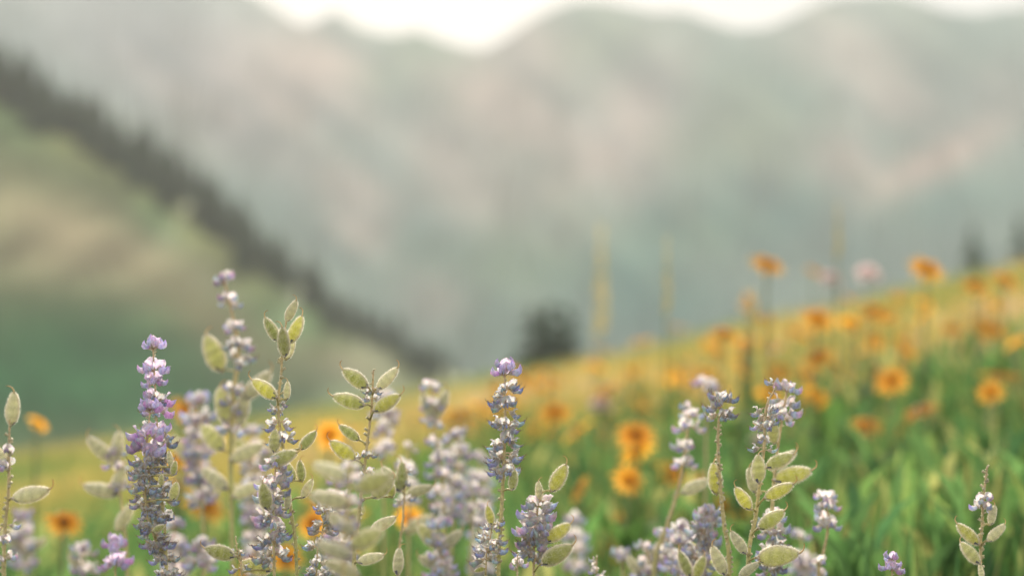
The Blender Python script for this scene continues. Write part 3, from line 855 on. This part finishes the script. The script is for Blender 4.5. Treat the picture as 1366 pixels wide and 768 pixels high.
    for i in range(leaves):
        p, t = at_len(total * rn.uniform(*lr)); a = rn.random() * 6.28
        link('leaf', PALM, e, mat=Matrix.Translation(p) @ Matrix.Rotation(a, 4, 'Z') @ Matrix.Rotation(-.3, 4, 'Y') @ Matrix.Translation((.004, 0, 0)))
    return e

# the sharp stalks, left to right
lupine('taller rear twin of the two sharp purple lupine spikes at left', 1.222, [(204, 464), (207, 520), (210, 580), (214, 650), (222, 768)],
       [(466, 500, 'fresh', 4, 25, .88), (512, 600, 'mix', 6, 22, .86), (610, 700, 'dry', 5, 20, .8)], [], 1.5, seed=1)
lupine('shorter front twin of the sharp purple lupine spikes, with pods at its right', 1.192, [(200, 550), (196, 590), (192, 640), (198, 690), (212, 730), (222, 768)],
       [(552, 610, 'fresh', 5, 27, .88), (618, 768, 'dry', 6, 18, .85)], [(233, 624, 19, 75, 0, -.012), (234, 655, 24, 70, 3, -.012), (216, 640, 16, 80, 3, -.02), (212, 705, 18, 20, 0, -.02), (226, 612, 22, 100, 4, .0)], 1.8, seed=2)
lupine('sharp middle lupine spike with lilac top and blue-grey florets over a bare stem', 1.2, [(673, 494), (674, 560), (671, 640), (668, 700), (665, 768)],
       [(500, 512, 'fresh', 5, 20, 1.0), (521, 645, 'dry', 5, 21, .92)], [(686, 640, 26, 75, 0, -.01), (652, 687, 25, 110, 1, -.01)], 2.0, seed=3, bare=[(655, 768, 16)])
lupine('short grey-purple lupine spike low beside the bare stem of the middle lupine', 1.19, [(656, 702), (652, 735), (648, 768)], [(704, 768, 'dry', 4, 17, .8)], [(640, 760, 14, 200, 0)], 1.2, seed=4)
lupine('green podded lupine with a crown of four pods standing against the hillside at left', 1.2, [(382, 428), (377, 465), (375, 500), (371, 545), (378, 600), (388, 680), (396, 768)],
       [(445, 452, 'dry', 2, 9, .5), (540, 600, 'dry', 3, 21, .75)],
       [(361, 440, 34, 125, 2, -.01), (390, 415, 30, 58, 4, .01), (396, 440, 38, 60, 5, -.01), (380, 456, 38, 88, 0, -.02), (388, 465, 30, 66, 4, .02), (352, 520, 40, 152, 5, -.02), (384, 521, 24, 80, 4, .0), (412, 588, 32, 42, 2, -.01), (378, 612, 40, 15, 0, -.02), (365, 588, 30, 96, 3, -.01), (400, 628, 28, 100, 2, .01), (411, 652, 28, 55, 4, -.01), (386, 628, 26, 120, 2, .01)], 1.8, seed=5, bare=[(470, 540, 10), (660, 760, 10)])
lupine('crowded grey-lilac lupine spike at the bottom beneath the crown-podded plant', 1.185, [(368, 605), (366, 650), (362, 700), (366, 768)],
       [(620, 742, 'palemix', 5, 19, .9)], [(352, 662, 36, 105, 0, -.02), (385, 668, 22, 80, 4, 0)], 1.5, seed=6)
lupine('lupine with two pairs of horned green pods spread like wings at its top', 1.175, [(498, 494), (496, 540), (490, 590), (483, 650), (476, 710), (472, 768)],
       [(518, 552, 'dry', 3, 17, .6), (612, 640, 'dry', 3, 18, .7)],
       [(473, 506, 40, 152, 0, -.01), (518, 506, 38, 40, 4, .0), (465, 536, 42, 170, 0, -.02), (517, 539, 40, 25, 5, -.02), (465, 578, 32, 148, 2, .0), (456, 602, 40, 148, 5, -.02), (520, 650, 26, 105, 0, .01), (512, 700, 36, 22, 4, .0), (495, 746, 34, 8, 4, -.01), (512, 652, 36, 35, 3, .0)], 2.0, seed=7, bare=[(560, 700, 14)])
lupine('cream blurred podded lupine close to the lens at bottom left of centre', .94, [(468, 610), (466, 660), (460, 715), (458, 768)],
       [(620, 700, 'pale', 2, 26, .6)],
       [(440, 630, 48, 165, 4, -.02), (500, 645, 50, 15, 3, -.01), (440, 668, 52, 172, 4, 0), (455, 700, 44, 150, 4, 0), (445, 735, 48, 165, 4, -.02), (490, 720, 46, 20, 3, 0), (455, 760, 48, 160, 4, .01)], 1.5, seed=8)
lupine('curled slate lupine spike low behind the cream blurred pods', 1.2, [(436, 672), (430, 710), (422, 768)], [(680, 768, 'dry', 4, 16, .75)], [(434, 690, 20, 130, 3)], 1.2, seed=9)
lupine('small podded lupine with one upright and one leaning pod, behind the horned pods', 1.33, [(540, 618), (540, 650), (537, 700), (532, 768)],
       [(628, 668, 'dry', 2, 18, .7)], [(521, 640, 40, 135, 2, 0), (538, 634, 36, 85, 2, 0), (530, 748, 34, 92, 4, -.1), (560, 655, 34, 10, 4, .05)], 1.8, seed=10)
lupine('low podded lupine at the bottom edge between purple twin spikes and orange bloom', 1.185, [(314, 716), (318, 745), (322, 768)], [(740, 764, 'dry', 2, 14, .6)],
       [(293, 738, 40, 172, 0, -.01), (341, 757, 40, 172, 3, .01)], 1.2, seed=11)
lupine('tall cream and blue blurred lupine behind the left spikes, tip highest of all', 1.50, [(300, 378), (310, 420), (318, 470), (310, 540), (308, 640), (310, 768)],
       [(383, 394, 'pale', 5, 20, 1.1), (405, 418, 'pale', 4, 20, 1.0), (438, 490, 'palemix', 4, 20, 1.0), (520, 580, 'pale', 4, 26, 1.0)],
       [(283, 472, 50, 118, 3, 0), (345, 515, 48, 40, 4, 0), (296, 540, 46, 110, 3, 0), (325, 545, 46, 70, 4, 0), (282, 585, 44, 140, 3, 0), (330, 605, 46, 20, 4, 0), (285, 640, 44, 150, 4, 0), (330, 655, 40, 20, 4, 0)], 3.2, seed=12)
lupine('soft lilac blurred lupine between the purple twin spikes and the tall cream one', 1.62, [(266, 535), (264, 590), (268, 650), (272, 768)], [(540, 680, 'pale', 6, 20, 1.15)], [(240, 600, 40, 130, 4)], 2.2, seed=13)
lupine('pale silvery podded lupine blurred left of the purple twin spikes', 1.5, [(152, 585), (155, 620), (164, 690), (170, 768)],
       [(600, 660, 'pale', 3, 24, .8)], [(132, 600, 42, 140, 4, 0), (158, 596, 40, 75, 4, 0), (134, 655, 44, 170, 4, 0), (160, 640, 40, 60, 4, 0), (168, 690, 40, 55, 4, 0)], 2.2, seed=14)
lupine('podded lupine cut by the left border with an upright white pod on top', 1.13, [(13, 558), (12, 600), (11, 660), (5, 768)],
       [(600, 620, 'pale', 2, 18, .7), (700, 760, 'pale', 2, 20, .7)], [(19, 545, 44, 75, 4, 0), (42, 661, 50, 8, 4, -.01), (0, 610, 34, 130, 4, 0)], 1.9, seed=15, bare=[(575, 768, 26)])
lupine('lilac lupine tip blurred at the bottom edge left of the purple twins', 1.36, [(152, 728), (152, 748), (154, 768)], [(732, 768, 'fresh', 5, 18, 1.0)], [], 1.5, seed=16)
lupine('lilac blurred lupine tip at the bottom edge right of the purple twins', 1.5, [(266, 728), (268, 750), (270, 768)], [(732, 768, 'pale', 6, 18, 1.15)], [], 1.5, seed=17)
lupine('hazy lavender lupine cluster behind and left of the middle lupine, its tip silver-green', 1.58, [(576, 508), (578, 560), (590, 640), (596, 768)],
       [(515, 580, 'pale', 4, 24, .9), (590, 690, 'pale', 4, 22, 1.1)], [(570, 545, 40, 120, 4, 0), (590, 540, 40, 60, 4, 0)], 2.2, seed=18)
lupine('lavender lupine spike crowding the right side of the hazy cluster at centre', 1.66, [(610, 578), (610, 620), (606, 690), (602, 768)], [(584, 700, 'palemix', 5, 21, 1.05)], [], 2.0, seed=19)
lupine('faint lilac lupine far behind the winged pods', 1.75, [(514, 520), (514, 560), (512, 640), (512, 768)], [(528, 620, 'pale', 5, 24, 1.0)], [], 2.0, seed=20)
lupine('pale silvery lupine tip peeping above the small leaning pod at centre', 1.62, [(544, 590), (545, 640), (545, 768)], [(598, 690, 'pale', 4, 24, .9)], [(560, 700, 42, 20, 4, 0)], 2.0, seed=21)
lupine('round-topped blurred lupine right of the lavender cluster, low behind', 1.6, [(630, 645), (630, 680), (628, 768)], [(652, 700, 'pale', 4, 20, .9)], [], 2.0, seed=22)
lupine('lilac bunch with two long pods at its right, low beside the middle lupine', 1.235, [(722, 650), (716, 690), (712, 768)],
       [(672, 740, 'palemix', 6, 18, .98)], [(747, 638, 40, 55, 1, 0), (746, 711, 38, 28, 5, 0), (744, 741, 46, 25, 0, -.02), (718, 655, 26, 100, 4, 0)], 1.8, seed=23)
lupine('pale lupine tip at the bottom edge right of the long-podded lilac bunch', 1.3, [(795, 752), (796, 768)], [(754, 768, 'pale', 3, 12, .6)], [], 1.0, seed=24)
lupine('cream pair of buds on a short lupine at the bottom edge below the lilac bunch', 1.15, [(690, 758), (690, 768)], [(760, 768, 'pale', 3, 10, .8)], [], 1.0, seed=25)
lupine('knobbly bare-stemmed lupine topped by a small tuft of slate florets', 1.25, [(963, 535), (958, 575), (960, 640), (966, 700), (973, 768)],
       [(538, 556, 'dry', 5, 13, 1.0)], [(952, 638, 40, 100, 1, .01), (957, 748, 40, 120, 4, -.02)], 2.3, seed=26, bare=[(565, 768, 46)])
lupine('pale blurred lupine with pale green florets leaning left behind the bare stem', 1.46, [(922, 545), (915, 590), (908, 640), (890, 700), (872, 768)],
       [(552, 626, 'pale', 4, 20, .95)], [(928, 650, 38, 20, 4, 0)], 2.6, seed=27, bare=[(640, 768, 12)])
lupine('distant lavender lupine tip above the pale leaning one', 1.75, [(942, 508), (942, 540), (940, 768)], [(516, 528, 'pale', 5, 14, 1.2)], [], 2.0, seed=28)
lupine('sharp right lupine with seven fuzzy green pods and slate florets at its tip', 1.2, [(1035, 516), (1022, 545), (1019, 600), (1014, 640), (1008, 690), (997, 768)],
       [(520, 526, 'dry', 2, 10, .85), (540, 572, 'dry', 3, 15, .85), (585, 603, 'dry', 2, 14, .75)],
       [(1010, 625, 36, 95, 3, -.015), (1041, 616, 38, 20, 0, -.01), (990, 665, 34, 130, 5, -.01), (1040, 656, 40, 22, 1, -.015), (1030, 694, 40, 28, 0, -.02), (984, 724, 34, 130, 4, -.01), (1038, 743, 54, 0, 3, -.01), (1000, 760, 30, 30, 4, -.02)], 2.0, seed=29, bare=[(600, 768, 16)])
lupine('softer lupine right behind the sharp podded one, with blue tuft and long yellow pods', 1.29, [(1050, 520), (1043, 560), (1036, 610), (1030, 680), (1030, 768)],
       [(524, 560, 'pale', 4, 15, 1.0), (690, 768, 'palemix', 5, 18, .95)], [(1033, 575, 32, 90, 3, -.01), (1058, 636, 50, 8, 1, 0), (1002, 640, 34, 110, 4, 0), (1046, 615, 40, 30, 4, .01)], 2.2, seed=30)
lupine('lilac bushy lupine with two green pods at the bottom edge left of the bare stem', 1.34, [(944, 690), (938, 725), (930, 768)],
       [(676, 768, 'palemix', 5, 18, 1.0)], [(912, 752, 36, 120, 2, -.05), (935, 756, 30, 60, 0, -.05)], 1.8, seed=31)
lupine('lilac lupine with florets packed left of the green pods, bottom edge', 1.42, [(908, 700), (906, 740), (904, 768)], [(708, 768, 'pale', 5, 18, 1.0)], [], 1.8, seed=32)
lupine('cream blurred lupine tip at the bottom edge left of the lilac bushy one', 1.5, [(862, 730), (864, 768)], [(735, 768, 'pale', 5, 16, .9)], [(845, 755, 30, 130, 4, 0)], 1.8, seed=33)
lupine('blurred lupine with withered pinkish florets right of the sharp podded plant', 1.36, [(1099, 655), (1105, 695), (1098, 740), (1092, 768)],
       [(662, 712, 'pale', 4, 18, .9), (745, 765, 'pale', 2, 18, .8)], [], 2.2, seed=34)
lupine('thin lupine with bare pointed tip and four pods near the right border', 1.175, [(1317, 622), (1313, 655), (1310, 700), (1308, 768)],
       [(662, 690, 'pale', 3, 15, .65)], [(1290, 713, 36, 140, 1, 0), (1293, 738, 34, 135, 3, -.02), (1325, 687, 26, 65, 4, 0), (1330, 711, 30, 40, 4, -.01), (1308, 762, 18, 100, 4, -.02)], 1.9, seed=35, bare=[(626, 768, 26)])
lupine('tip of a purple lupine with white hairs just rising over the bottom edge', 1.2, [(1188, 746), (1190, 768)], [(752, 768, 'fresh', 4, 12, .7)], [], 1.2, seed=36)

# more soft lupines filling the bottom of the view
for k_, (u, v, d, lab, pods_) in enumerate([
    (30, 690, 1.75, 'faint cream lupine low between the left border plant and the ochre bloom', [(14, 720, 34, 140, 4), (46, 730, 34, 30, 4)]),
    (110, 735, 1.6, 'soft cream lupine tip at the bottom edge left of the lilac tip', [(100, 752, 30, 130, 4)]),
    (232, 700, 1.55, 'pale lilac lupine squeezed between the purple twins and the soft lilac spike', []),
    (338, 575, 1.7, 'cream-green blurred pods on a lupine between the tall cream plant and the crown-podded one', [(322, 600, 36, 130, 3), (356, 612, 36, 40, 4), (325, 660, 36, 150, 4), (352, 690, 36, 30, 3)]),
    (450, 640, 1.5, 'soft pale lupine just left of the winged-pod stem, behind the cream pods', [(436, 668, 36, 150, 4), (470, 690, 36, 30, 3)]),
    (640, 610, 1.8, 'faint lavender lupine between the hazy cluster and the sharp middle spike', []),
    (585, 700, 1.45, 'pale green leafy lupine with soft pods at bottom centre below the hazy cluster', [(570, 715, 38, 140, 3), (602, 722, 38, 35, 4), (575, 752, 36, 160, 4)]),
    (765, 690, 1.8, 'soft peach-cream lupine right of the long-podded lilac bunch', []),
    (828, 742, 1.6, 'cream lupine tip at the bottom edge left of the blurred cream one', []),
    (1068, 715, 1.6, 'faint cream lupine between the softer blue-tufted plant and the pinkish one', []),
    (885, 715, 1.5, 'cream-lilac lupine crossing the foot of the pale leaning one', [(872, 745, 36, 120, 4)]),
]):
    lupine(lab, d, [(u, v), (u + 2, (v + 768) / 2), (u + 3, 775)], [(v + 6, 768, 'pale', 5, 20, 1.05)], pods_, 1.9, seed=50 + k_, leaves=7, lr=(.25, .8))

# ---------------------------------------------------------------- haze
hz = MB()
x0, x1, y0, y1, z0, z1 = -2450, 2450, -20, 2500, -50, 330
hz.add([(x0, y0, z0), (x1, y0, z0), (x1, y1, z0), (x0, y1, z0), (x0, y0, z1), (x1, y0, z1), (x1, y1, z1), (x0, y1, z1)], [(1, 1, 1)] * 8,
       [(0, 3, 2, 1), (4, 5, 6, 7), (0, 1, 5, 4), (1, 2, 6, 5), (2, 3, 7, 6), (3, 0, 4, 7)])
hm = bpy.data.materials.new('air_haze'); hm.use_nodes = True
hm.node_tree.nodes.clear()
pv = hm.node_tree.nodes.new('ShaderNodeVolumePrincipled')
pv.inputs['Color'].default_value = (.90, .935, .92, 1)
pv.inputs['Density'].default_value = .00060
pv.inputs['Anisotropy'].default_value = .0
ho = hm.node_tree.nodes.new('ShaderNodeOutputMaterial')
hm.node_tree.links.new(pv.outputs[0], ho.inputs['Volume'])
tag(link('haze', hz.mesh('haze', [hm], smooth=False)), kind='stuff')
